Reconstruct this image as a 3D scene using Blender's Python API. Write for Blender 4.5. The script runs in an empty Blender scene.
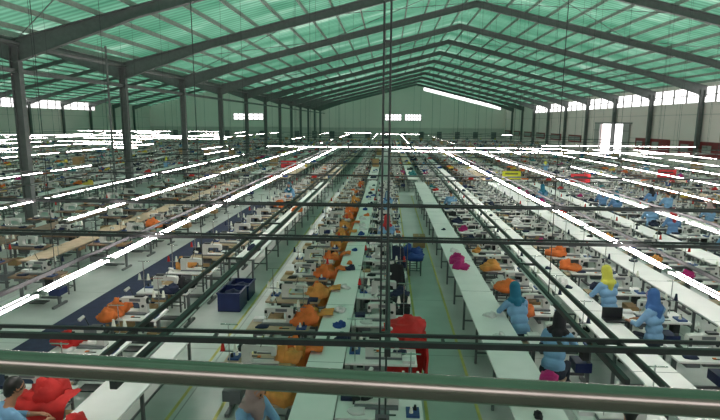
import bpy, math, random
from mathutils import Vector, Matrix, noise
random.seed(7)
scene = bpy.context.scene
COL = scene.collection

def lin(c):
    o=[]
    for x in c:
        x/=255.0
        o.append(x/12.92 if x<=0.04045 else ((x+0.055)/1.055)**2.4)
    return (o[0],o[1],o[2],1)

MATS={}
def mat(name,rgb,rough=0.6,metal=0.0,var=0.12,scale=6.0,emit=0.0,bump=0.0):
    m=bpy.data.materials.new(name); m.use_nodes=True
    nt=m.node_tree; b=nt.nodes['Principled BSDF']
    b.inputs['Roughness'].default_value=rough; b.inputs['Metallic'].default_value=metal
    c=lin(rgb)
    tc=nt.nodes.new('ShaderNodeTexCoord'); nz=nt.nodes.new('ShaderNodeTexNoise')
    nz.inputs['Scale'].default_value=scale; nz.inputs['Detail'].default_value=3
    nt.links.new(tc.outputs['Object'],nz.inputs['Vector'])
    rp=nt.nodes.new('ShaderNodeValToRGB')
    rp.color_ramp.elements[0].position=0.3; rp.color_ramp.elements[1].position=0.7
    rp.color_ramp.elements[0].color=(c[0]*(1-var),c[1]*(1-var),c[2]*(1-var),1)
    rp.color_ramp.elements[1].color=(min(1,c[0]*(1+var)),min(1,c[1]*(1+var)),min(1,c[2]*(1+var)),1)
    nt.links.new(nz.outputs['Fac'],rp.inputs['Fac']); nt.links.new(rp.outputs['Color'],b.inputs['Base Color'])
    if emit>0:
        b.inputs['Emission Color'].default_value=(1,0.90,0.88,1); b.inputs['Emission Strength'].default_value=emit
    if bump>0:
        bp=nt.nodes.new('ShaderNodeBump'); bp.inputs['Strength'].default_value=bump
        nt.links.new(nz.outputs['Fac'],bp.inputs['Height']); nt.links.new(bp.outputs['Normal'],b.inputs['Normal'])
    MATS[name]=m; return m

mat('steel_frame',(106,108,108),0.55,0.0)
mat('steel_dark',(62,62,64),0.45,0.2)
mat('purlin_metal',(148,154,148),0.5,0.1)
mat('tube_glow',(250,250,250),0.5,emit=42.0)
mat('tube_off',(200,200,200),0.4)
mat('lamp_housing',(190,190,188),0.5)
mat('laminate_white',(234,230,228),0.4,var=0.05,scale=2)
mat('wood_brown',(132,100,78),0.55,var=0.25,scale=4)
mat('wood_pale',(180,156,130),0.55,var=0.15,scale=4)
mat('machine_white',(206,204,200),0.35,var=0.06)
mat('machine_grey',(104,106,110),0.4)
mat('machine_black',(30,31,34),0.4)
mat('chrome',(200,200,200),0.2,1.0)
mat('leg_steel',(104,106,108),0.45,0.2)
mat('cone_thread',(228,226,215),0.8)
mat('tray_blue',(44,72,128),0.5)
mat('cloth_orange',(216,112,54),0.9,var=0.22,bump=0.4)
mat('cloth_amber',(214,144,74),0.9,var=0.22,bump=0.4)
mat('cloth_red',(196,40,38),0.85,bump=0.3)
mat('cloth_navy',(34,40,66),0.9,bump=0.3)
mat('cloth_blue',(38,68,132),0.9,bump=0.3)
mat('cloth_magenta',(170,36,106),0.9,bump=0.3)
mat('cloth_yellow',(212,182,80),0.9,bump=0.3)
mat('cloth_white',(214,210,210),0.9,bump=0.3)
mat('cloth_black',(32,32,36),0.9,bump=0.3)
mat('cloth_teal',(60,126,134),0.9,bump=0.3)
mat('shirt_blue',(120,160,196),0.85)
mat('shirt_blue2',(104,142,186),0.85)
mat('trousers',(38,42,56),0.9)
mat('skin',(180,124,94),0.55,var=0.06)
mat('hair',(24,20,18),0.5)
mat('lips',(140,72,62),0.5)
mat('hijab_grey',(158,134,132),0.9)
mat('hijab_blue',(58,98,154),0.9)
mat('hijab_teal',(38,108,136),0.9)
mat('hijab_yellow',(192,188,76),0.9)
mat('hijab_red',(182,48,54),0.9)
mat('hijab_pink',(206,116,142),0.9)
mat('hijab_black',(36,34,40),0.9)
mat('bin_navy',(30,42,92),0.45)
mat('rug_navy',(38,46,74),0.9,var=0.2)
mat('carton',(170,136,98),0.8)
mat('paint_yellow',(200,190,110),0.6)
mat('sign_yellow',(222,220,50),0.6)
mat('sign_red',(206,44,50),0.6)
mat('wall_white',(254,236,234),0.7,var=0.02,scale=0.3)
mat('wall_grey',(248,230,228),0.7,var=0.03,scale=0.3)
mat('wall_lower',(220,206,204),0.7,var=0.06,scale=0.4)
mat('maroon',(140,44,50),0.6)
mat('door_grey',(176,170,170),0.6)
mat('concrete',(150,148,144),0.8)
mat('rail_steel',(158,148,142),0.24,1.0,var=0.06,scale=14)

# floor material
m=bpy.data.materials.new('floor_epoxy'); m.use_nodes=True; nt=m.node_tree; b=nt.nodes['Principled BSDF']
tc=nt.nodes.new('ShaderNodeTexCoord'); n1=nt.nodes.new('ShaderNodeTexNoise'); n1.inputs['Scale'].default_value=0.7; n1.inputs['Detail'].default_value=6
nt.links.new(tc.outputs['Object'],n1.inputs['Vector'])
rp=nt.nodes.new('ShaderNodeValToRGB'); rp.color_ramp.elements[0].position=0.3; rp.color_ramp.elements[1].position=0.72
rp.color_ramp.elements[0].color=lin((168,175,170)); rp.color_ramp.elements[1].color=lin((206,211,206))
nt.links.new(n1.outputs['Fac'],rp.inputs['Fac'])
br=nt.nodes.new('ShaderNodeTexBrick'); br.offset=0; br.inputs['Scale'].default_value=1.0
br.inputs['Brick Width'].default_value=3.0; br.inputs['Row Height'].default_value=3.0; br.inputs['Mortar Size'].default_value=0.012
br.inputs['Color1'].default_value=(1,1,1,1); br.inputs['Color2'].default_value=(1,1,1,1); br.inputs['Mortar'].default_value=(0.6,0.6,0.6,1)
nt.links.new(tc.outputs['Object'],br.inputs['Vector'])
mx=nt.nodes.new('ShaderNodeMixRGB'); mx.blend_type='MULTIPLY'; mx.inputs[0].default_value=1
nt.links.new(rp.outputs['Color'],mx.inputs[1]); nt.links.new(br.outputs['Color'],mx.inputs[2])
nt.links.new(mx.outputs['Color'],b.inputs['Base Color']); b.inputs['Roughness'].default_value=0.32
MATS['floor_epoxy']=m

# translucent green roofing sheet (glints painted in as paler patches, which pass more daylight)
m=bpy.data.materials.new('roof_sheet_green'); m.use_nodes=True; nt=m.node_tree
for n in list(nt.nodes): nt.nodes.remove(n)
out=nt.nodes.new('ShaderNodeOutputMaterial'); mix=nt.nodes.new('ShaderNodeMixShader')
df=nt.nodes.new('ShaderNodeBsdfDiffuse'); tr=nt.nodes.new('ShaderNodeBsdfTranslucent')
tc=nt.nodes.new('ShaderNodeTexCoord'); nz=nt.nodes.new('ShaderNodeTexNoise'); nz.inputs['Scale'].default_value=0.35; nz.inputs['Detail'].default_value=5
mp=nt.nodes.new('ShaderNodeMapping'); mp.inputs['Scale'].default_value=(0.4,1.6,1)
nt.links.new(tc.outputs['Object'],mp.inputs['Vector']); nt.links.new(mp.outputs['Vector'],nz.inputs['Vector'])
rp=nt.nodes.new('ShaderNodeValToRGB'); rp.color_ramp.elements[0].position=0.3; rp.color_ramp.elements[1].position=0.58
rp.color_ramp.elements[0].color=(0.07,0.25,0.155,1); rp.color_ramp.elements[1].color=(0.17,0.42,0.29,1)
e=rp.color_ramp.elements.new(0.74); e.color=(0.50,0.74,0.61,1)
nt.links.new(nz.outputs['Fac'],rp.inputs['Fac'])
wv=nt.nodes.new('ShaderNodeTexWave'); wv.bands_direction='Y'; wv.inputs['Scale'].default_value=0.8
nt.links.new(tc.outputs['Object'],wv.inputs['Vector'])
wr=nt.nodes.new('ShaderNodeMapRange'); wr.inputs['To Min'].default_value=0.72; wr.inputs['To Max'].default_value=1.12
nt.links.new(wv.outputs['Fac'],wr.inputs['Value'])
mu=nt.nodes.new('ShaderNodeMixRGB'); mu.blend_type='MULTIPLY'; mu.inputs[0].default_value=1
nt.links.new(rp.outputs['Color'],mu.inputs[1]); nt.links.new(wr.outputs['Result'],mu.inputs[2])
nt.links.new(mu.outputs['Color'],df.inputs['Color']); nt.links.new(mu.outputs['Color'],tr.inputs['Color'])
mix.inputs[0].default_value=0.36
nt.links.new(df.outputs[0],mix.inputs[1]); nt.links.new(tr.outputs[0],mix.inputs[2]); nt.links.new(mix.outputs[0],out.inputs[0])
MATS['roof_sheet_green']=m

class MB:
    def __init__(s): s.v=[];s.f=[];s.m=[];s.s=[]
    def add(s,vs,fs,mt,smooth=False):
        o=len(s.v); s.v+= [tuple(v) for v in vs]
        for f in fs: s.f.append([i+o for i in f]); s.m.append(mt); s.s.append(smooth)
    def box(s,c,d,mt,M=None):
        x,y,z=c; a,b_,e=d[0]/2,d[1]/2,d[2]/2
        vs=[Vector((x+i*a,y+j*b_,z+k*e)) for i in(-1,1) for j in(-1,1) for k in(-1,1)]
        if M is not None: vs=[M@v for v in vs]
        s.add(vs,[(0,1,3,2),(4,6,7,5),(0,4,5,1),(2,3,7,6),(0,2,6,4),(1,5,7,3)],mt)
    def cyl(s,p0,p1,r0,r1,mt,n=8):
        p0=Vector(p0);p1=Vector(p1); d=(p1-p0).normalized()
        u=d.cross(Vector((0,0,1)) if abs(d.z)<0.9 else Vector((1,0,0))).normalized(); w=d.cross(u)
        vs=[]
        for p,r in((p0,r0),(p1,r1)):
            for i in range(n):
                a=2*math.pi*i/n; vs.append(p+(u*math.cos(a)+w*math.sin(a))*r)
        s.add(vs,[(i,(i+1)%n,n+(i+1)%n,n+i) for i in range(n)],mt,True)
        s.add(vs,[tuple(range(n))[::-1],tuple(range(n,2*n))],mt)
    def capsule(s,p0,r0,p1,r1,mt,n=10,k=3):
        p0=Vector(p0);p1=Vector(p1); d=(p1-p0)
        d=d.normalized() if d.length>1e-6 else Vector((0,0,1))
        u=d.cross(Vector((0,0,1)) if abs(d.z)<0.9 else Vector((1,0,0))).normalized(); w=d.cross(u)
        rings=[]
        for i in range(k+1):
            a=math.pi/2*(1-i/k); rings.append((p0-d*r0*math.sin(a),max(r0*math.cos(a),1e-5)))
        for i in range(k+1):
            a=math.pi/2*i/k; rings.append((p1+d*r1*math.sin(a),max(r1*math.cos(a),1e-5)))
        vs=[]
        for p,r in rings:
            for i in range(n):
                a=2*math.pi*i/n; vs.append(p+(u*math.cos(a)+w*math.sin(a))*r)
        fs=[(j*n+i,j*n+(i+1)%n,(j+1)*n+(i+1)%n,(j+1)*n+i) for j in range(len(rings)-1) for i in range(n)]
        fs+= [tuple(range(n))[::-1],tuple(range((len(rings)-1)*n,len(rings)*n))]
        s.add(vs,fs,mt,True)
    def extrude(s,prof,y0,y1,mt):
        n=len(prof); vs=[(x,y0,z) for x,z in prof]+[(x,y1,z) for x,z in prof]
        s.add(vs,[tuple(range(n)),tuple(range(n,2*n))[::-1]]+[(i,n+i,n+(i+1)%n,(i+1)%n) for i in range(n)],mt)
    def merge(s,o,M,sub=None):
        k=len(s.v); s.v+=[tuple(M@Vector(v)) for v in o.v]
        for f,mt,sm in zip(o.f,o.m,o.s):
            s.f.append([i+k for i in f]); s.m.append(sub.get(mt,mt) if sub else mt); s.s.append(sm)
    def pile(s,c,r,mt,seed,nu=18,nv=9):
        vs=[];
        for j in range(nv+1):
            ph=math.pi/2*(j/nv)
            for i in range(nu):
                th=2*math.pi*i/nu
                d=Vector((math.cos(th)*math.cos(ph),math.sin(th)*math.cos(ph),math.sin(ph)))
                q=d*1.7+Vector((seed*3.1,seed*1.7,seed))
                k=1+0.42*noise.noise(q)+0.30*abs(noise.noise(q*3))
                sq=max(abs(math.cos(th)),abs(math.sin(th)))**0.5
                vs.append((c[0]+d.x*r[0]*k/sq,c[1]+d.y*r[1]*k/sq,c[2]+max(0,(math.sin(ph)**0.6)*r[2]*k)))
        fs=[(j*nu+i,j*nu+(i+1)%nu,(j+1)*nu+(i+1)%nu,(j+1)*nu+i) for j in range(nv) for i in range(nu)]
        fs.append(tuple(range(nu))[::-1])
        s.add(vs,fs,mt,True)
    def drape(s,x0,x1,y,ztop,length,depth,mt,seed,axis='y'):
        nu,nv=16,14; vs=[]
        for j in range(nv+1):
            t=j/nv*(depth+length)
            for i in range(nu+1):
                u=i/nu; xx=x0+(x1-x0)*u
                fold=0.022*math.sin(u*17+seed)+0.02*noise.noise(Vector((u*4,t*5,seed)))
                if t<depth: p=(xx,y+depth-t,ztop+0.03+abs(fold)+0.04*noise.noise(Vector((u*5,t*7,seed+3))))
                else:
                    k=t-depth; xx2=x0+(x1-x0)*(0.5+(u-0.5)*(1-0.25*k/length)); ln=k*(1+0.25*noise.noise(Vector((u*3,seed,0))))
                    p=(xx2,y-0.035-fold*1.4-0.03*k,ztop+0.02-ln)
                if axis=='x': p=(p[1],p[0],p[2])
                elif axis=='-x': p=(-p[1],p[0],p[2])
                vs.append(p)
        s.add(vs,[(j*(nu+1)+i,j*(nu+1)+i+1,(j+1)*(nu+1)+i+1,(j+1)*(nu+1)+i) for j in range(nv) for i in range(nu)],mt,True)
    def mesh(s,name):
        me=bpy.data.meshes.new(name); me.from_pydata(s.v,[],s.f)
        names=[]; 
        for x in s.m:
            if x not in names: names.append(x)
        for x in names: me.materials.append(MATS[x])
        ix={x:i for i,x in enumerate(names)}
        me.polygons.foreach_set('material_index',[ix[x] for x in s.m])
        me.polygons.foreach_set('use_smooth',s.s); me.update(); return me
def obj(name,me,loc=(0,0,0),rz=0,sc=None):
    if isinstance(me,MB): me=me.mesh(name)
    o=bpy.data.objects.new(name,me); COL.objects.link(o); o.location=loc; o.rotation_euler=(0,0,rz)
    if sc: o.scale=sc
    return o

H=4.2
XL,XV,XR=-56.0,-14.7,26.3
YF=121.0; YB=-4.0
EAVE=7.6; APEX=12.6
def roofz(x):
    if x>=XV:
        c=(XV+XR)/2; h=(XR-XV)/2
    else:
        c=(XL+XV)/2; h=(XV-XL)/2
    return APEX-(APEX-EAVE)*abs(x-c)/h
CM=(XV+XR)/2; CL=(XL+XV)/2

# ---------------- shell
b=MB(); b.box(((XL+XR)/2,(YF+YB)/2,-0.1),(XR-XL+1,YF-YB+1,0.2),'floor_epoxy'); obj('floor',b)
b=MB()
for (xa,xb) in ((XL,CL),(CL,XV),(XV,CM),(CM,XR)):
    za=EAVE if xa in(XL,XV) else APEX; zb=EAVE if xb in(XV,XR) else APEX
    b.add([(xa,YB,za),(xb,YB,zb),(xb,YF+0.3,zb),(xa,YF+0.3,za)],[(0,1,2,3)],'roof_sheet_green')
obj('ceiling',b)
# wall behind the viewer's gallery, with a high daylight band
b=MB(); Y0=YB+0.02
for (xa,xb) in ((XL,CL),(CL,XV),(XV,CM),(CM,XR)):
    b.add([(xa,Y0,0),(xb,Y0,0),(xb,Y0,5.2),(xa,Y0,5.2)],[(0,1,2,3)],'wall_grey')
    b.add([(xa,Y0,7.0),(xb,Y0,7.0),(xb,Y0,roofz(xb)),(xa,Y0,roofz(xa))],[(0,1,2,3)],'wall_grey')
x=XL
while x<XR: b.box((x,Y0,6.1),(0.12,0.1,1.8),'steel_frame'); x+=2.5
obj('wall_back',b)

# far wall with openings
def hquad(bd,xa,xb,z0,z1a,z1b,mt):
    bd.add([(xa,YF,z0),(xb,YF,z0),(xb,YF,z1b),(xa,YF,z1a)],[(0,1,2,3)],mt)
b=MB()
wins=[(-36,-29,4.6,6.0),(-0.8,2.9,4.6,6.0),(3.7,7.4,4.6,6.0)]
xs=sorted(set([XL,XV,XR,CM,CL,7.8,25.2]+[w[0] for w in wins]+[w[1] for w in wins]))
for xa,xb in zip(xs[:-1],xs[1:]):
    slit = 0.8 if (xa>=7.8 and xb<=25.2) else 0.0
    hquad(b,xa,xb,0,3.0,3.0,'wall_lower')
    w=[w for w in wins if w[0]<=xa and w[1]>=xb]
    za=roofz(xa+1e-6); zb=roofz(xb-1e-6)
    if w:
        hquad(b,xa,xb,3.0,w[0][2],w[0][2],'wall_white'); hquad(b,xa,xb,w[0][3],za,zb,'wall_white')
    else: hquad(b,xa,xb,3.0,za-slit,zb-slit,'wall_white')
x=XL+0.6
while x<XR:
    if not any(w_[0]-0.1<x<w_[1]+0.1 for w_ in wins):
        sl=1.0 if 7.8<x<25.2 else 0.1
        b.box((x,YF-0.04,(3+roofz(x)-sl)/2),(0.08,0.06,roofz(x)-sl-3),'wall_white')
    x+=1.0
b.box(((XL+XR)/2,YF-0.08,3.0),(XR-XL,0.14,0.18),'wall_grey')
x=XL+2
while x<XR-2:
    b.box((x,YF-0.1,1.3),(1.1,0.08,1.6),'machine_grey'); x+=4.1
obj('wall_far',b)
k=1
for w in wins:
    b=MB()
    n=6
    for i in range(n+1):
        xx=w[0]+(w[1]-w[0])*i/n; b.box((xx,YF-0.02,(w[2]+w[3])/2),(0.12,0.12,w[3]-w[2]),'steel_frame')
    for zz in (w[2],(w[2]+w[3])/2,w[3]): b.box(((w[0]+w[1])/2,YF-0.02,zz),(w[1]-w[0],0.12,0.1),'steel_frame')
    obj('window_%d'%k,b); k+=1

def sidewall(name,X,door,cz0,cz1):
    b=MB(); t=0.12
    def pan(y0,y1,z0,z1,mt): b.box((X,(y0+y1)/2,(z0+z1)/2),(t,y1-y0,z1-z0),mt)
    if door:
        pan(YB,door[0],0,cz0,'wall_grey'); pan(door[1],YF,0,cz0,'wall_grey'); pan(door[0],door[1],door[2],cz0,'wall_grey')
    else: pan(YB,YF,0,cz0,'wall_grey')
    pan(YB,YF,cz1,EAVE,'wall_grey')
    pan(98,YF,cz0,cz1,'wall_grey')
    s=-1 if X>0 else 1
    y=YB
    while y<98:
        b.box((X,y,(cz0+cz1)/2),(0.1,0.12,cz1-cz0),'steel_frame'); y+=2.1
    b.box((X,(YB+98)/2,(cz0+cz1)/2),(0.08,98-YB,0.06),'steel_frame')
    for z in (2.7,5.0):
        y1=(door[0] if door and z<door[2] else YF)
        b.box((X+s*0.09,(YB+y1)/2,z),(0.06,y1-YB,0.08),'wall_lower')
    return obj(name,b)
sidewall('wall_right',XR,(60,66.5,4.2),6.0,7.25)
sidewall('wall_left',XL,None,6.1,7.4)
b=MB(); b.box((XR-0.22,59.3,2.1),(0.12,1.5,4.2),'door_grey'); b.box((XR-0.22,67.3,2.1),(0.12,1.6,4.2),'door_grey')
b.box((XR-0.2,63.2,4.25),(0.14,10,0.15),'steel_frame')
for z in(0.6,2,3.4): b.box((XR-0.3,59.3,z),(0.05,1.5,0.06),'steel_frame'); b.box((XR-0.3,67.3,z),(0.05,1.6,0.06),'steel_frame')
obj('door_1',b)
y=33.5;k=10
while y<58:
    b=MB(); b.box((XR-0.12,y+3.4,2.1),(0.08,6.8,1.3),'maroon')
    for i in range(4): b.box((XR-0.17,y+0.95+i*1.63,2.1),(0.05,1.2,0.7),'door_grey' if i%2 else 'maroon')
    obj('window_%d'%k,b); k+=1; y+=8.4
y=72
while y<115:
    b=MB(); b.box((XR-0.12,y+3.4,2.1),(0.08,5.0,1.0),'maroon'); b.box((XR-0.17,y+3.4,2.1),(0.05,4.4,0.6),'door_grey')
    obj('window_%d'%k,b); k+=1; y+=8.4

# ---------------- steel portal frames
def beam(b,p0,p1,d0,d1,w,mt):
    p0=Vector(p0);p1=Vector(p1)
    def prism(o0a,o0b,o1a,o1b,hw):
        vs=[]
        for s in(-hw,hw):
            vs+=[p0+Vector((0,s,-o0a)),p1+Vector((0,s,-o1a)),p1+Vector((0,s,-o1b)),p0+Vector((0,s,-o0b))]
        b.add(vs,[(0,1,2,3),(7,6,5,4),(0,4,5,1),(1,5,6,2),(2,6,7,3),(3,7,4,0)],mt)
    prism(0,0.03,0,0.03,w/2); prism(d0-0.03,d0,d1-0.03,d1,w/2); prism(0.03,d0-0.03,0.03,d1-0.03,0.012)
ys=[];y=3.6
while y<YF: ys.append(y); y+=8.4
for y in ys:
    b=MB()
    off=0.28
    for (xa,xb) in ((XV,CM),(XR,CM),(XV,CL),(XL,CL)):
        s=1 if xb>xa else -1
        mid=xa+s*5.0
        beam(b,(xa,y,EAVE-off),(mid,y,roofz(mid)-off),0.9,0.45,0.24,'steel_frame')
        beam(b,(mid,y,roofz(mid)-off),(xb,y,APEX-off),0.45,0.45,0.24,'steel_frame')
    for X in (XV,XR-0.35,XL+0.35):
        for sx in(-0.17,0.17): b.box((X+sx,y,(EAVE-off-0.3)/2),(0.025,0.26,EAVE-off-0.3),'steel_frame')
        b.box((X,y,(EAVE-off-0.3)/2),(0.34,0.02,EAVE-off-0.3),'steel_frame')
        b.box((X,y,0.02),(0.55,0.45,0.04),'steel_frame')
    obj('portal_frame',b)
b=MB()
for (xa,xb) in ((XL,CL),(XV,CL),(XV,CM),(XR,CM)):
    n=15
    for i in range(n):
        x=xa+(xb-xa)*(i+0.5)/n; z=roofz(x)-0.15
        b.box((x,(YB+YF)/2,z),(0.07,YF-YB-0.2,0.18),'purlin_metal')
b.box((XV,(YB+YF)/2,6.1),(0.12,YF-YB-0.2,0.16),'steel_frame')
b.box((XV,(YB+YF)/2,7.15),(0.5,YF-YB-0.2,0.1),'steel_frame')
obj('roof_purlins',b)
b=MB()
for i in range(1,len(ys)-1,2):
    for (xa,xb) in ((XV,CM),(XR,CM),(XV,CL)):
        for q in range(2):
            x0=xa+(xb-xa)*q/2; x1=xa+(xb-xa)*(q+1)/2
            b.cyl((x0,ys[i],roofz(x0)-0.4),(x1,ys[i+1],roofz(x1)-0.4),0.02,0.02,'steel_frame',5)
            b.cyl((x1,ys[i],roofz(x1)-0.4),(x0,ys[i+1],roofz(x0)-0.4),0.02,0.02,'steel_frame',5)
obj('roof_bracing_rods',b)

# ---------------- mezzanine rail
ang=math.radians(-3.1)
b=MB()
b.cyl((-3.2,0,0),(3.2,0,0),0.027,0.027,'rail_steel',24)
for z in (-0.35,-0.65): b.cyl((-3.2,0,z),(3.2,0,z),0.014,0.014,'rail_steel',10)
for x in(-2.9,-1.5,1.5,2.9): b.cyl((x,0,-1.0),(x,0,-0.02),0.022,0.022,'rail_steel',12)
obj('mezzanine_railing',b,(0,1.02,3.655),ang)
b=MB(); b.box((0,-1.1,2.58),(6.6,4.4,0.18),'concrete')
for x in(-3,3): 
    for y in(-2.9,0.7): b.box((x,y,1.245),(0.3,0.3,2.49),'concrete')
obj('mezzanine_floor',b,rz=ang)

# ---------------- lamp rows
def lamp_row(name,p0,p1,z,lit,step=1.5,ln=1.40,rail=0.04,hang=True,sides=(-1,1),r_=0.010,off=0.025,run=0.22):
    b=MB(); p0=Vector((p0[0],p0[1],z)); p1=Vector((p1[0],p1[1],z)); L=(p1-p0).length; d=(p1-p0)/L; pr=Vector((-d.y,d.x,0))
    alongY=abs(d.y)>0.5
    c=(p0+p1)/2
    b.box(c,(rail,L,rail*1.3) if alongY else (L,rail,rail*1.3),'steel_dark')
    t=0.2; on=random.random()<lit
    while t+ln<L:
        q=p0+d*t; r=q+d*ln
        if random.random()<run: on=random.random()<lit
        for s in sides:
            o=pr*s*(rail/2+off)+Vector((0,0,0.01))
            if on:
                b.cyl(q+o,r+o,r_,r_,'tube_glow',6)
            elif random.random()<0.35: b.cyl(q+o,r+o,r_,r_,'tube_off',6)
        if on:
            for e in (q,r):
                b.box(e,(rail+0.10,0.04,0.04) if alongY else (0.04,rail+0.10,0.04),'lamp_housing')
        t+=step
    if hang:
        t=2.0
        while t<L:
            q=p0+d*t; zt=roofz(q.x)-0.2
            b.cyl(q,(q.x,q.y,zt),0.005,0.005,'steel_dark',4); t+=8.4
    obj(name,b)
ZL=2.25
for X,y0,lit in ((-3.95,3.8,1.0),(-6.3,9.5,0.9),(-8.6,9.5,0.7),(-10.9,12,0.7),(-13.0,13,0.65),
               (1.85,3.8,0.25),(3.8,3.8,1.0),(6.05,6,1.0),(8.35,9,0.95),(10.7,11,0.95),(13,14,0.9),(15.5,16,0.9),(18.5,20,0.8),(21.5,22,0.8)):
    lamp_row('fluorescent_light_row',(X,y0),(X,42),ZL,lit,run=0.1)
for X in (-6.3,-10.9,-1.9,1.85,6.05,10.7,15.5,-20,-26,-32,-38,-44):
    lamp_row('fluorescent_light_row',(X,48 if X>-15 else 18),(X,96),ZL,0.7,hang=False,sides=(-1,),r_=0.010)
for X,y0 in ((-2.08,3.6),(0.02,4.3)):
    lamp_row('cable_tray',(X,y0),(X,60),ZL-0.05,0.0,rail=0.055)
b=MB()
for X in (-2.3,2.05,4.1,-4.25,6.3):
    b.box((X,20,ZL+0.05),(0.03,33,0.05),'steel_dark')
    for i in range(12): b.box((X-math.copysign(0.12,X),4.5+i*2.6,ZL+0.02),(0.26,0.03,0.03),'steel_dark')
obj('power_track',b)
for Y,za,an in ((4.2,2.33,0.5),(8.15,2.33,-0.5),(11.6,2.33,-0.5)):
    b=MB(); 
    b.box((0,0,0),(36,0.04,0.05),'steel_dark'); b.box((0,0.14,0.02),(36,0.025,0.03),'steel_dark')
    for i in range(36): b.box((-17.5+i,0.07,0),(0.025,0.14,0.025),'steel_dark')
    for x in (-12,-8,8,12): b.cyl((x,0,0),(x,0,roofz(x)-za-0.4),0.006,0.006,'steel_dark',4)
    obj('cable_tray',b,(0,Y,za),math.radians(an))
Y=17.5
while Y<95:
    near=Y<25
    lamp_row('fluorescent_light_row',(-13.5,Y),(25,Y),2.42,0.08 if near else (0.5 if Y<42 else 0.25),hang=Y<40,sides=(-1,),r_=0.009,run=0.15)
    lamp_row('fluorescent_light_row',(-54,Y+1),(-16,Y+1),2.42,0.35,hang=Y<40,sides=(-1,),r_=0.009,run=0.15)
    Y+=5.0 if Y<40 else 9.0
b=MB()
for dx in(-0.03,0.03): b.cyl((dx,0,0),(dx,0,roofz(0)-0.4),0.010,0.010,'steel_dark',8)
for z in [0.4+i*0.9 for i in range(12)]: b.box((0,0,z),(0.08,0.03,0.02),'steel_dark')
b.box((0,0.03,1.25),(0.14,0.08,0.2),'machine_grey')
obj('power_conduit',b,(-0.02,4.75,0))
for (x,y) in ((-13.3,24.6),):
    b=MB(); b.cyl((0,0,0),(0,0,roofz(x)-0.3),0.05,0.05,'steel_frame',8); b.box((0,0,0.02),(0.25,0.25,0.04),'steel_frame'); obj('service_pole',b,(x,y,0))

# ---------------- sewing machine station
def station(top='laminate_white',v=0):
    b=MB()
    b.box((0,0,0.735),(1.05,0.54,0.03),top); b.box((0,0,0.716),(1.03,0.52,0.008),'wood_brown')
    for x in(-0.44,0.44):
        b.box((x,0,0.37),(0.05,0.06,0.68),'leg_steel'); b.box((x,0,0.03),(0.06,0.5,0.05),'leg_steel'); b.box((x,0,0.7),(0.05,0.44,0.03),'leg_steel')
    b.box((0,0.1,0.16),(0.86,0.04,0.04),'leg_steel'); b.box((0,-0.05,0.1),(0.34,0.22,0.02),'machine_black')
    b.cyl((0.02,0.05,0.6),(0.24,0.05,0.6),0.07,0.07,'machine_grey',10); b.box((0.32,-0.12,0.62),(0.1,0.16,0.18),'machine_black')
    b.box((-0.3,-0.1,0.68),(0.2,0.3,0.07),'machine_grey')
    prof=[(-0.30,0.752),(0.22,0.752),(0.235,0.77),(0.235,1.02),(0.215,1.05),(0.17,1.062),(-0.22,1.045),(-0.255,1.03),(-0.265,0.99),(-0.262,0.90),(-0.20,0.90),(-0.195,0.955),(-0.15,0.97),(0.08,0.965),(0.105,0.94),(0.115,0.83),(0.09,0.80),(-0.30,0.795)]
    b.extrude(prof,0.0,0.11,'machine_white')
    b.box((-0.04,0.03,0.765),(0.54,0.19,0.035),'machine_grey')
    b.cyl((0.235,0.055,0.99),(0.275,0.055,0.99),0.06,0.058,'machine_black',14); b.cyl((0.275,0.055,0.99),(0.30,0.055,0.99),0.035,0.03,'chrome',10)
    b.cyl((-0.235,0.05,0.90),(-0.235,0.05,0.80),0.008,0.005,'chrome',6); b.box((-0.235,0.03,0.79),(0.03,0.05,0.008),'chrome')
    b.box((0.03,-0.006,1.01),(0.2,0.012,0.05),'machine_grey'); b.box((-0.235,-0.01,0.98),(0.04,0.02,0.05),'machine_black')
    b.box((0.1,0.055,1.075),(0.16,0.09,0.03),'machine_black')
    b.cyl((0.17,-0.01,0.9),(0.17,0.0,0.9),0.028,0.028,'machine_black',10)
    b.cyl((0.38,0.2,0.75),(0.38,0.2,1.38),0.008,0.008,'chrome',6); b.box((0.38,0.2,1.0),(0.26,0.03,0.01),'machine_grey'); b.box((0.38,0.16,1.38),(0.24,0.02,0.01),'chrome')
    for dx,c in((-0.09,'cone_thread'),(0.09,('cloth_navy','cone_thread','cloth_red')[v%3])):
        b.cyl((0.38+dx,0.2,1.005),(0.38+dx,0.2,1.13),0.035,0.016,c,8)
    b.cyl((-0.05,0.12,1.04),(-0.1,0.08,1.22),0.006,0.006,'machine_black',5); b.cyl((-0.1,0.08,1.22),(-0.14,0.0,1.18),0.025,0.03,'machine_white',8)
    b.box((0.40,-0.12,0.765),(0.16,0.2,0.03),'tray_blue'); b.cyl((0.38,-0.15,0.77),(0.38,-0.15,0.85),0.028,0.014,'cone_thread',7); b.cyl((0.43,-0.08,0.77),(0.43,-0.08,0.84),0.028,0.014,'machine_black',7)
    b.box((0.12,-0.18,0.757),(0.16,0.02,0.01),'machine_black'); b.box((0.05,-0.16,0.757),(0.05,0.05,0.012),'cloth_orange')
    b.box((-0.4,0.18,0.775),(0.18,0.14,0.05),('cloth_white','cloth_navy','carton')[v%3]); b.pile((-0.28,-0.12,0.75),(0.10,0.08,0.035),('cloth_navy','cloth_white','cloth_black')[v%3],v+3,10,4)
    b.box((0.36,0.1,0.33),(0.26,0.3,0.16),('bin_navy','carton','machine_grey')[v%3])
    return b
ST={}
for k_,t_ in (('w','laminate_white'),('p','wood_pale'),('b','wood_brown')):
    for v in range(3): ST[k_+str(v)]=station(t_,v)
STM={k:v.mesh('sewing_machine') for k,v in ST.items()}
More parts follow.
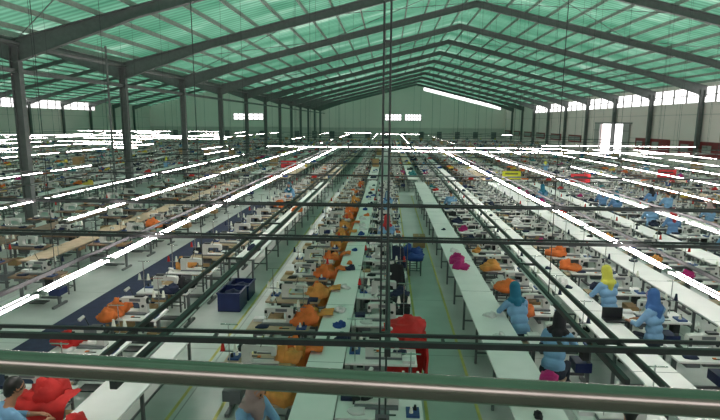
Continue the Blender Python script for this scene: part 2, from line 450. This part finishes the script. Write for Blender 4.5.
def stool():
    b=MB(); b.box((0,0,0.435),(0.36,0.3,0.03),'wood_pale')
    for x in(-0.15,0.15):
        for y in(-0.12,0.12): b.box((x,y,0.21),(0.03,0.03,0.42),'leg_steel')
        b.box((x,0,0.15),(0.02,0.24,0.02),'leg_steel')
    b.box((0,0.12,0.15),(0.3,0.02,0.02),'leg_steel'); b.box((0,-0.12,0.15),(0.3,0.02,0.02),'leg_steel')
    return b
STOOL=stool(); STOOLM=STOOL.mesh('work_stool')
def long_table(L,w,top='laminate_white'):
    b=MB(); b.box((0,L/2,0.765),(w,L,0.03),top); b.box((0,L/2,0.73),(w-0.08,L-0.06,0.04),'leg_steel')
    n=max(2,int(L/1.5)+1)
    for i in range(n):
        y=0.08+(L-0.16)*i/(n-1)
        for x in(-w/2+0.06,w/2-0.06): b.box((x,y,0.355),(0.04,0.04,0.71),'leg_steel')
        b.box((0,y,0.2),(w-0.12,0.03,0.03),'leg_steel')
    b.box((0,L/2,0.22),(0.03,L-0.16,0.02),'leg_steel')
    for i in range(int(L/2.4)):
        b.box((0,2.4*(i+1),0.7805),(w,0.01,0.002),'machine_grey')
    return b

# ---------------- people
def dist_seg(p,a,b):
    ab=b-a; L=ab.length_squared
    t=0 if L<1e-9 else max(0,min(1,(p-a).dot(ab)/L)); return (p-(a+ab*t)).length,t
def make_person(pose,cover,voxel,fine=True):
    caps=[]
    def C(p0,r0,p1,r1,mt): caps.append((Vector(p0),r0,Vector(p1),r1,mt))
    if pose=='sew': lean=0.0; hd=Vector((0,0.55,-0.84))
    elif pose=='bend': lean=0.12; hd=Vector((0,0.75,-0.66))
    else: lean=-0.04; hd=Vector((0,0.9,-0.44))
    stand = pose=='stand'
    dz=0.42 if stand else 0
    if stand: lean=0.02
    ch=Vector((0,0.06+lean*0.8,1.0-lean*0.25+dz)); nb=Vector((0,0.09+lean*1.3,1.15-lean*0.4+dz))
    C((-0.08,0,0.55+dz),0.115,(0.08,0,0.55+dz),0.115,'trousers')
    C((-0.06,-0.0,0.66+dz),0.115,(0.06,0,0.66+dz),0.115,'shirt_blue')
    C((-0.055,0.02+lean*.3,0.80+dz),0.105,(0.055,0.02+lean*.3,0.80+dz),0.105,'shirt_blue')
    C((-0.085,ch.y-0.01,ch.z-0.05),0.105,(0.085,ch.y-0.01,ch.z-0.05),0.105,'shirt_blue')
    C((-0.125,nb.y-0.03,nb.z-0.06),0.068,(0.125,nb.y-0.03,nb.z-0.06),0.068,'shirt_blue')
    hc=nb+Vector((0,0.07,0.185))
    C(nb,0.055,hc-Vector((0,0.02,0.05)),0.052,'skin')
    wr={}
    for s in(-1,1):
        sh=Vector((s*0.165,nb.y-0.02,nb.z-0.05))
        if stand: el=Vector((s*0.24,nb.y+0.02,1.12+0.02)); w=Vector((s*0.16,nb.y+0.22,1.0))
        else: el=Vector((s*0.25,sh.y+0.13,0.86)); w=Vector((s*0.12,max(sh.y+0.32,0.40),0.825))
        C(sh,0.06,el,0.047,'shirt_blue'); C(el,0.045,el.lerp(w,0.55),0.04,'shirt_blue'); C(el.lerp(w,0.5),0.033,w,0.025,'skin')
        fd=(w-el).normalized(); fd=(fd+Vector((-s*0.1,0.3,-0.15))).normalized()
        pm=w+fd*0.07
        C(w,0.024,pm,0.026,'skin'); C(pm+Vector((0.018,0,0)),0.015,w+fd*0.05-Vector((0.018,0,0)),0.02,'skin')
        wr[s]=(w,pm,fd)
        hp=Vector((s*0.09,0.01,0.54+dz))
        if stand: kn=Vector((s*0.095,0.03,0.50)); an=Vector((s*0.095,0.0,0.09))
        else: kn=Vector((s*0.13,0.43,0.52)); an=Vector((s*0.13,0.38,0.10))
        C(hp,0.095,kn,0.062,'trousers'); C(kn,0.06,an,0.042,'trousers')
        C(an-Vector((0,0.02,0.055)),0.038,an+Vector((0,0.13,-0.06)),0.03,'hair')
    f=Vector((0,hd.y,hd.z)).normalized(); f=(f+Vector((0,0.35,0.25))).normalized(); up=Vector((0,-f.z,f.y))
    if up.z<0: up=-up
    C(hc+up*0.03-f*0.01,0.083,hc+up*0.02+f*0.015,0.08,'skin')
    C(hc-up*0.045+f*0.04,0.052,hc+up*0.01+f*0.02,0.072,'skin')
    C(hc+up*0.015+f*0.093,0.009,hc-up*0.012+f*0.105,0.013,'skin')
    for s in(-1,1):
        if cover!='hijab': C(hc+Vector((s*0.083,0,0))-f*0.0,0.014,hc+Vector((s*0.086,0,0))+up*0.02-f*0.005,0.015,'skin')
    if cover=='hijab':
        C(hc+up*0.04-f*0.035,0.095,hc+up*0.02-f*0.02,0.098,'hijab')
        C(hc-up*0.0-f*0.03,0.098,nb+Vector((0,-0.0,0.02)),0.10,'hijab')
        C(hc-up*0.085+f*0.015,0.062,nb+Vector((0,0.07,-0.02)),0.085,'hijab')
        C(nb+Vector((-0.09,-0.02,-0.01)),0.075,nb+Vector((0.09,-0.02,-0.01)),0.075,'hijab')
        C(nb+Vector((0,0.05,-0.02)),0.10,nb+Vector((0,0.09,-0.13)),0.05,'hijab')
        C(nb+Vector((0,-0.06,-0.02)),0.09,nb+Vector((0,-0.08,-0.12)),0.05,'hijab')
    else:
        C(hc+up*0.045-f*0.03,0.09,hc+up*0.035-f*0.01,0.09,'hair')
        C(hc-f*0.045,0.075,hc-f*0.05-up*0.05,0.05,'hair')
        if cover=='bun': C(hc-f*0.12+up*0.0,0.04,hc-f*0.125,0.04,'hair')
    t=MB()
    for p0,r0,p1,r1,mt in caps: t.capsule(p0,r0,p1,r1,'skin',14,4)
    me=t.mesh('tmp'); o=bpy.data.objects.new('tmp',me); COL.objects.link(o)
    md=o.modifiers.new('r','REMESH'); md.mode='VOXEL'; md.voxel_size=voxel
    sm=o.modifiers.new('s','SMOOTH'); sm.factor=0.5; sm.iterations=3 if voxel<0.02 else 1
    bpy.context.view_layer.update()
    dg=bpy.context.evaluated_depsgraph_get(); ev=bpy.data.meshes.new_from_object(o.evaluated_get(dg))
    b=MB(); b.v=[tuple(v.co) for v in ev.vertices]
    for p in ev.polygons:
        c=Vector(p.center); best=None;bd=9
        for p0,r0,p1,r1,mt in caps:
            d,tt=dist_seg(c,p0,p1); d=abs(d-(r0+(r1-r0)*tt))
            if d<bd: bd=d; best=mt
        b.f.append(list(p.vertices)); b.m.append(best); b.s.append(True)
    bpy.data.objects.remove(o); bpy.data.meshes.remove(ev)
    if fine:
        for s in(-1,1):
            b.capsule(hc+up*0.018+f*0.088+Vector((s*0.03,0,0)),0.009,hc+up*0.018+f*0.088+Vector((s*0.036,0,0)),0.008,'hair',8,2)
            b.capsule(hc+up*0.036+f*0.088+Vector((s*0.02,0,0)),0.004,hc+up*0.036+f*0.083+Vector((s*0.045,0,0)),0.003,'hair',6,2)
            w,pm,fd=wr[s]; side=Vector((1,0,0)); 
            for i,(o_,ln) in enumerate(((-0.027,0.062),(-0.009,0.072),(0.009,0.068),(0.026,0.052))):
                a=pm+side*o_+fd*0.012; m1=a+fd*ln*0.5+Vector((0,0,-0.004)); e=m1+(fd+Vector((0,0,-0.9))).normalized()*ln*0.5
                b.capsule(a,0.0088,m1,0.008,'skin',7,2); b.capsule(m1,0.008,e,0.0065,'skin',7,2)
            a=w+fd*0.03-side*s*0.022; m1=a-side*s*0.028+fd*0.025; e=m1+fd*0.03+Vector((0,0,-0.008))
            b.capsule(a,0.011,m1,0.0095,'skin',7,2); b.capsule(m1,0.0095,e,0.008,'skin',7,2)
        b.capsule(hc-up*0.043+f*0.090+Vector((-0.016,0,0)),0.005,hc-up*0.043+f*0.090+Vector((0.016,0,0)),0.005,'lips',8,2)
    return b
MATS['hijab']=MATS['hijab_blue']
PB={}
for key,(pose,cov) in {'sew_h':('sew','hijab'),'bend_h':('bend','hijab'),'up_h':('up','hijab'),'bend_m':('bend','short'),'sew_m':('sew','bun'),'stand_h':('stand','hijab')}.items():
    PB[key]=make_person(pose,cov,0.0125)
PM={k:v.mesh('seamstress') for k,v in PB.items()}
FAR={k:make_person(p,c,0.034,False) for k,(p,c) in {'sew_h':('sew','hijab'),'bend_h':('bend','hijab'),'sew_m':('sew','bun'),'stand_h':('stand','hijab')}.items()}
HJ=['hijab_blue','hijab_teal','hijab_yellow','hijab_red','hijab_pink','hijab_black','hijab_blue','hijab_grey','hijab_red']
def person(kind,x,y,rz=0,hij='hijab_blue',shirt='shirt_blue',sc=1.0,name=None,seat=True):
    nm=name or ('tailor' if kind.endswith('_m') else 'seamstress')
    o=obj(nm,PM[kind],(x,y,0),rz,(sc,sc,sc))
    for s in o.material_slots:
        n=s.material.name
        if n=='hijab_blue' and hij!='hijab_blue': s.link='OBJECT'; s.material=MATS[hij]
        if n=='shirt_blue' and shirt!='shirt_blue': s.link='OBJECT'; s.material=MATS[shirt]
    if seat and not kind.startswith('stand'): obj('work_stool',STOOLM,(x,y,-0.01),rz)
    return o

# ---------------- garment piles
CL_=['cloth_orange','cloth_red','cloth_navy','cloth_blue','cloth_magenta','cloth_yellow','cloth_white','cloth_black','cloth_teal']
CN_=['cloth_red','cloth_navy','cloth_blue','cloth_magenta','cloth_white','cloth_black','cloth_teal','cloth_white','cloth_navy']
PILES={}
for c in CL_+['cloth_amber']:
    L=[]
    for i in range(3):
        b=MB(); b.pile((0,0,0),(0.19,0.15,0.13),c,i*2.3+len(c)); b.pile((0.1,0.06,0.0),(0.12,0.13,0.19),c,i*5.3+1,12,7); L.append(b)
    PILES[c]=L
PILEM={c:[p.mesh('garment_pile') for p in L] for c,L in PILES.items()}
def pile(c,x,y,z,s=1.0,rz=None,hz=1.0):
    obj('garment_pile',random.choice(PILEM[c]),(x,y,z),random.uniform(0,6.28) if rz is None else rz,(s,s,s*hz))

# ---------------- production lines near
TZ=0.78
obj('work_table',long_table(26,0.52),(-0.86,4.6,0)); 
obj('work_table',long_table(24.5,0.62),(1.85,5.6,0))
obj('work_table',long_table(26,0.62),(3.78,4.6,0))
obj('work_table',long_table(24,0.62),(6.05,6.6,0))
obj('work_table',long_table(22,0.62),(8.4,8.6,0))
obj('work_table',long_table(20,0.62),(10.75,10.6,0))
obj('work_table',long_table(3.4,0.62),(-3.4,4.4,0))
obj('work_table',long_table(17,0.5),(-3.6,12.6,0))
obj('work_table',long_table(18,0.6,'wood_pale'),(-8.8,12,0))
obj('work_table',long_table(17,0.6,'wood_brown'),(-11.05,13,0))
def mach(k,x,y,rz=0): obj('sewing_machine',STM[k+str(random.randrange(3))],(x,y,0),rz)
y=7.0;i=0
oc=lambda: random.choice(['cloth_orange','cloth_orange','cloth_amber'])
while y<30:
    mach('p',-1.82,y,0 if i%2 else math.pi)
    if y<24 :
        pile(oc(),-1.42,y+0.1,0.75,random.uniform(0.8,1.1),hz=1.3)
        obj('work_stool',STOOLM,(-1.42,y-0.5,0)); pile(oc(),-1.42,y-0.5,0.45,random.uniform(0.9,1.15),hz=random.uniform(1.1,1.6))
        if i%2: obj('work_stool',STOOLM,(-1.42,y-0.88,0)); pile(oc(),-1.42,y-0.88,0.45,1.0,hz=1.6)
    else:
        obj('work_stool',STOOLM,(-1.5,y+0.6,0))
        if random.random()<0.6: pile('cloth_orange',-1.6,y,0.75)
    y+=1.42;i+=1
for y in (7.4,8.9,10.3,11.8,13.2,14.7,16.0,17.5):
    b=MB(); b.drape(-0.17,0.17,0,TZ,0.4,0.2,'cloth_orange' if int(y)%2 else 'cloth_amber',y,axis='x'); obj('orange_garment',b,(-1.14,y,0))
y=5.9;i=0
while y<30:
    mach('w',-0.06 if y<24 else 0.05,y,math.pi if i%2 else 0)
    if i not in(1,2,4): pile(random.choice(['cloth_white','cloth_navy','cloth_black','cloth_white']),-0.38+random.random()*0.1,y+0.14,0.75,0.6)
    if i in (7,11): person(random.choice(['sew_h','bend_h']),0.0,y-0.62,0,random.choice(HJ))
    else: obj('work_stool',STOOLM,(0.05,y-0.64,0))
    y+=1.42;i+=1
for k in range(36):
    y=5.0+k*0.66+random.random()*0.2
    c=random.choice(['cloth_white','cloth_white','cloth_orange','cloth_navy','cloth_black','cloth_blue']) 
    if y>7.2 and random.random()<0.6: pile(c,-0.78+random.uniform(-0.12,0.1),y,TZ,random.uniform(0.35,0.6))
b=MB(); b.drape(-0.36,0.36,0,0.78,0.66,0.3,'cloth_red',2.0); b.pile((0.0,0.22,0.78),(0.30,0.26,0.24),'cloth_red',4); b.drape(-0.3,0.3,-0.3,0.78,0.62,0.3,'cloth_red',6.0,axis='-x')
obj('red_fabric',b,(0.3,7.85,0.0))
def jacket(c,seed):
    b=MB(); n=16; rings=[(1.42,0.05,0.05),(1.38,0.2,0.08),(1.2,0.22,0.11),(0.95,0.21,0.12),(0.7,0.25,0.14),(0.55,0.27,0.15)]
    vs=[]
    for z,rx,ry in rings:
        for i in range(n):
            a=2*math.pi*i/n; w=1+0.12*math.sin(5*a+seed+z*3); vs.append((rx*math.cos(a)*w,ry*math.sin(a)*w,z))
    b.add(vs,[(j*n+i,j*n+(i+1)%n,(j+1)*n+(i+1)%n,(j+1)*n+i) for j in range(len(rings)-1) for i in range(n)],c,True)
    for s in(-1,1): b.capsule((s*0.17,0,1.34),0.065,(s*0.27,0.02,0.85),0.05,c,8)
    b.cyl((0,0,1.4),(0,0,1.5),0.006,0.006,'chrome',5); b.cyl((-0.35,0,1.5),(0.35,0,1.5),0.012,0.012,'leg_steel',6)
    for s in(-1,1): b.cyl((s*0.35,0,0),(s*0.35,0,1.5),0.012,0.012,'leg_steel',6); b.box((s*0.35,0,0.02),(0.04,0.4,0.03),'leg_steel')
    return b
obj('jacket_rack',jacket('cloth_black',1),(0.2,10.85,0),0,(0.7,0.7,0.85)); obj('jacket_rack',jacket('cloth_navy',3),(0.22,12.2,0),0,(0.8,0.8,0.9))
b=MB(); b.drape(-0.25,0.25,0,0.0,0.5,0.2,'cloth_black',5.0); obj('black_garment',b,(0.2,9.2,0.77))
pile('cloth_black',0.22,9.45,0.77,1.0); pile('cloth_navy',0.25,10.0,0.77,0.9)
for (c,x,y,s) in (('cloth_blue',0.72,14.6,1.5),('cloth_blue',0.8,14.1,1.3),('cloth_orange',0.3,15.5,1.0),('cloth_orange',0.35,16.7,1.1)):
    obj('work_stool',STOOLM,(x,y,0)); pile(c,x,y,0.45,s)

def line_right(X,ylist,occ,seed,top='w'):
    for i,y in enumerate(ylist):
        mach(top,X,y)
        if y>9.5 and random.random()<occ:
            person(random.choice(['sew_h','bend_h','sew_m','up_h']),X-0.15,y-0.6,random.uniform(-0.2,0.2),random.choice(HJ),random.choice(['shirt_blue','shirt_blue2']))
        elif y>9.5: obj('work_stool',STOOLM,(X-0.15,y-0.6,0))
        if random.random()<0.55: pile(random.choice(['cloth_amber','cloth_white','cloth_white','cloth_magenta','cloth_blue','cloth_navy']) if y<16 else random.choice(CN_),X-0.38,y+0.1,0.75,random.uniform(0.6,0.9))
        if random.random()<0.3: pile(random.choice(['cloth_white','cloth_navy','cloth_black','cloth_white']),X-1.0,y,TZ,random.uniform(0.3,0.5))
R1=[5.75,8.02,9.45]+[10.9+1.42*i for i in range(13)]
line_right(2.82,R1,0.08,1)
R2=[6.2,7.7,9.25,10.75]+[12.2+1.42*i for i in range(12)]
line_right(4.85,R2,0.12,2)
line_right(7.2,[7.4+1.42*i for i in range(16)],0.24,3)
line_right(9.55,[9.4+1.42*i for i in range(14)],0.38,4)
line_right(11.9,[11.4+1.42*i for i in range(13)],0.38,5)
person('bend_m',2.42,4.75,-0.3,name='tailor')
person('bend_h',2.5,7.4,-0.5,'hijab_black')
person('bend_h',2.35,8.75,0.2,'hijab_teal')
person('up_h',4.52,8.55,0.5,'hijab_blue')
person('sew_h',4.35,9.95,0.3,'hijab_yellow')
person('sew_h',-1.52,5.25,math.radians(-120),'hijab_grey')
person('bend_m',-4.25,4.85,-0.6)
for (c,x,y,s) in (('cloth_magenta',1.75,12.6,1.1),('cloth_magenta',1.8,12.1,0.9),('cloth_orange',2.45,10.6,1.2),('cloth_orange',2.5,9.2,1.2),('cloth_amber',2.45,12.1,1.1),('cloth_orange',4.4,12.3,1.1),('cloth_orange',4.45,13.6,1.2),('cloth_magenta',2.2,6.6,0.7),('cloth_white',3.7,11,0.8),('cloth_white',1.85,9,0.5)):
    pile(c,x,y,0.77,s)
b=MB(); b.box((0,0,0.0),(0.3,0.25,0.1),'carton'); obj('carton_box',b,(1.75,6.1,TZ+0.055))
b=MB(); b.box((0,0,0),(0.35,0.2,0.02),'machine_black'); b.box((0,0.1,0.1),(0.35,0.02,0.2),'machine_black'); obj('bag',b,(4.0,8.9,0.8))

# left lines
y=5.9;i=0
while y<30:
    mach('w' if y<12 else 'p',-4.55,y,0 if y<10 else math.pi)
    if i==12: person('sew_h',-4.5,y+0.6,math.pi,random.choice(HJ))
    elif i!=0: obj('work_stool',STOOLM,(-4.7,y-0.66,0))
    y+=1.42;i+=1
for (c,x,y,s) in (('cloth_red',-4.25,5.9,1.2),('cloth_red',-3.5,5.1,0.9),('cloth_orange',-4.9,8.9,1.2),('cloth_orange',-4.85,8.5,1.0),('cloth_red',-4.95,7.4,1.1),('cloth_amber',-4.8,11.8,1.2),('cloth_black',-4.2,10.3,1.0),('cloth_navy',-3.55,13.5,0.8),('cloth_orange',-4.3,20.8,1.3),('cloth_orange',-3.5,19.8,1.2),('cloth_orange',-7.6,16.4,1.3),('cloth_white',-3.4,6.8,0.6),('cloth_navy',-4.4,9.9,0.8),('cloth_black',-4.9,13.2,0.9)):
    pile(c,x,y,0.77,s)
b=MB(); b.drape(-0.4,0.4,0,0.77,0.5,0.35,'cloth_red',1.0); obj('red_fabric',b,(-4.25,5.6,0))
b=MB(); b.box((0,0,0.006),(1.5,20,0.012),'rug_navy'); obj('floor_mat',b,(-6.15,16.5,0))
for X,y0,k in ((-7.9,11.0,'b'),(-9.9,12.0,'b'),(-12.2,13.0,'b')):
    y=y0
    while y<30:
        if random.random()<0.8: mach(k,X,y,random.choice([0,math.pi]))
        r=random.random()
        if r<0.06: person(random.choice(['sew_h','bend_h']),X,y-0.62,0,random.choice(HJ))
        elif r<0.6: obj('work_stool',STOOLM,(X,y-0.62,0))
        y+=1.55
def bin_(w,d,h,c):
    b=MB(); t=0.02
    b.box((0,0,t/2),(w,d,t),c)
    for s in(-1,1): b.box((s*(w-t)/2,0,h/2),(t,d,h),c); b.box((0,s*(d-t)/2,h/2),(w-2*t,t,h),c)
    for s in(-1,1): b.box((s*w/2,0,h),(0.04,d+0.04,0.03),c); b.box((0,s*d/2,h),(w,0.04,0.03),c)
    b.pile((0,0,h*0.55),(w*0.36,d*0.36,h*0.4),'cloth_navy',w)
    return b
obj('storage_bin',bin_(0.5,0.6,0.42,'bin_navy'),(-3.5,11.2,0)); obj('storage_bin',bin_(0.5,0.6,0.35,'bin_navy'),(-3.5,11.95,0))
for (x,y) in ((-5.3,14.6),(-5.3,11.6),(-5.4,9.8),(1.1,17.5)):
    b=MB(); b.box((0,0,0.2),(0.4,0.4,0.4),'carton'); b.box((0,0,0.402),(0.06,0.4,0.004),'wood_pale'); obj('carton_box',b,(x,y,0))

b=MB()
for x in (0.62,1.38,-2.42,-3.1): b.box((x,17,0.003),(0.05,26,0.004),'paint_yellow')
obj('floor_marking',b)
for (x,y,z,w,c) in ((5.4,23,1.95,0.8,'sign_yellow'),(8.0,22,1.95,0.8,'sign_red'),(-5.2,27,2.0,0.8,'sign_red'),(12.5,24,2.0,0.8,'sign_red')):
    b=MB(); b.box((0,0,0),(w,0.02,0.36),c); 
    b.box((0,-0.015,0.06),(w*0.7,0.01,0.05),'machine_black'); b.box((0,-0.015,-0.07),(w*0.5,0.01,0.04),'machine_black')
    b.box((0,0,0.19),(w+0.04,0.03,0.02),'steel_dark'); b.box((0,0,-0.19),(w+0.04,0.03,0.02),'steel_dark')
    for s in(-1,1): b.cyl((s*w*0.45,0,0.19),(s*w*0.45,0,roofz(x)-z-0.3),0.005,0.005,'steel_dark',4)
    obj('hanging_sign',b,(x,y,z))

# ---------------- far production lines (repeated blocks)
def block(seed,top):
    random.seed(seed); b=MB(); T=Matrix.Translation
    for i in range(9):
        y=0.8+i*1.5; R=Matrix.Rotation(math.pi if random.random()<0.4 else 0,4,'Z')
        if random.random()<0.85: b.merge(ST[top+str(i%3)],T((0,y,0))@R)
        for q in range(3):
            if random.random()<0.45:
                c=random.choice(CN_+['cloth_orange','cloth_yellow']); s=random.uniform(0.7,1.2)
                b.merge(PILES[c][q],T((random.uniform(-0.5,0.4) if q else 1.0,y+random.uniform(-.2,.2),0.76))@Matrix.Scale(s,4))
        r=random.random()
        if r<0.09:
            k=random.choice(['sew_h','bend_h','sew_m','stand_h'])
            b.merge(FAR[k],T((0,y-0.62,0)),{'hijab':random.choice(HJ)}); b.merge(STOOL,T((0,y-0.62,-0.01)))
        else: b.merge(STOOL,T((0,y-0.62,0)))
    b.merge(long_table(13.2,0.6,'laminate_white' if seed!=4 else 'wood_pale'),T((0.95,0.2,0)))
    if seed==2:
        b.box((0.95,9,1.1),(0.5,0.8,0.6),'carton')
    return b.mesh('sewing_line')
BL=[block(s,t) for s,t in ((1,'w'),(2,'p'),(3,'w'),(4,'b'),(5,'w'),(6,'b'))]
random.seed(99)
XSR=[-4.6,-1.9,0.6,2.9,5.1,7.4,9.8,12.1,14.5,17.0,19.6,22.2]
XSL=[-7.4,-9.9,-12.4]+[-17.2-2.6*i for i in range(14)]
for X in XSR+XSL:
    y=31.5
    if X in (14.5,17.0,19.6,22.2): y=17
    if X<-15: y=16
    while y<90:
        obj('sewing_line',random.choice(BL),(X,y,0)); y+=14.3

# ---------------- world & camera
w=bpy.data.worlds.new('world'); scene.world=w; w.use_nodes=True
bg=w.node_tree.nodes['Background']; bg.inputs[0].default_value=(1,0.98,0.97,1); bg.inputs[1].default_value=2.3
cam=bpy.data.cameras.new('camera'); co=bpy.data.objects.new('camera',cam); COL.objects.link(co)
cam.sensor_width=36; cam.lens=26; cam.clip_end=600; cam.clip_start=0.05
R=Matrix.Rotation(math.radians(3.05),4,'Z')@Matrix.Rotation(math.radians(90-9.6),4,'X')@Matrix.Rotation(math.radians(0.35),4,'Z')
co.matrix_world=Matrix.Translation((0,0,H))@R
scene.camera=co
scene.view_settings.view_transform='Standard'
scene.view_settings.exposure=0.12
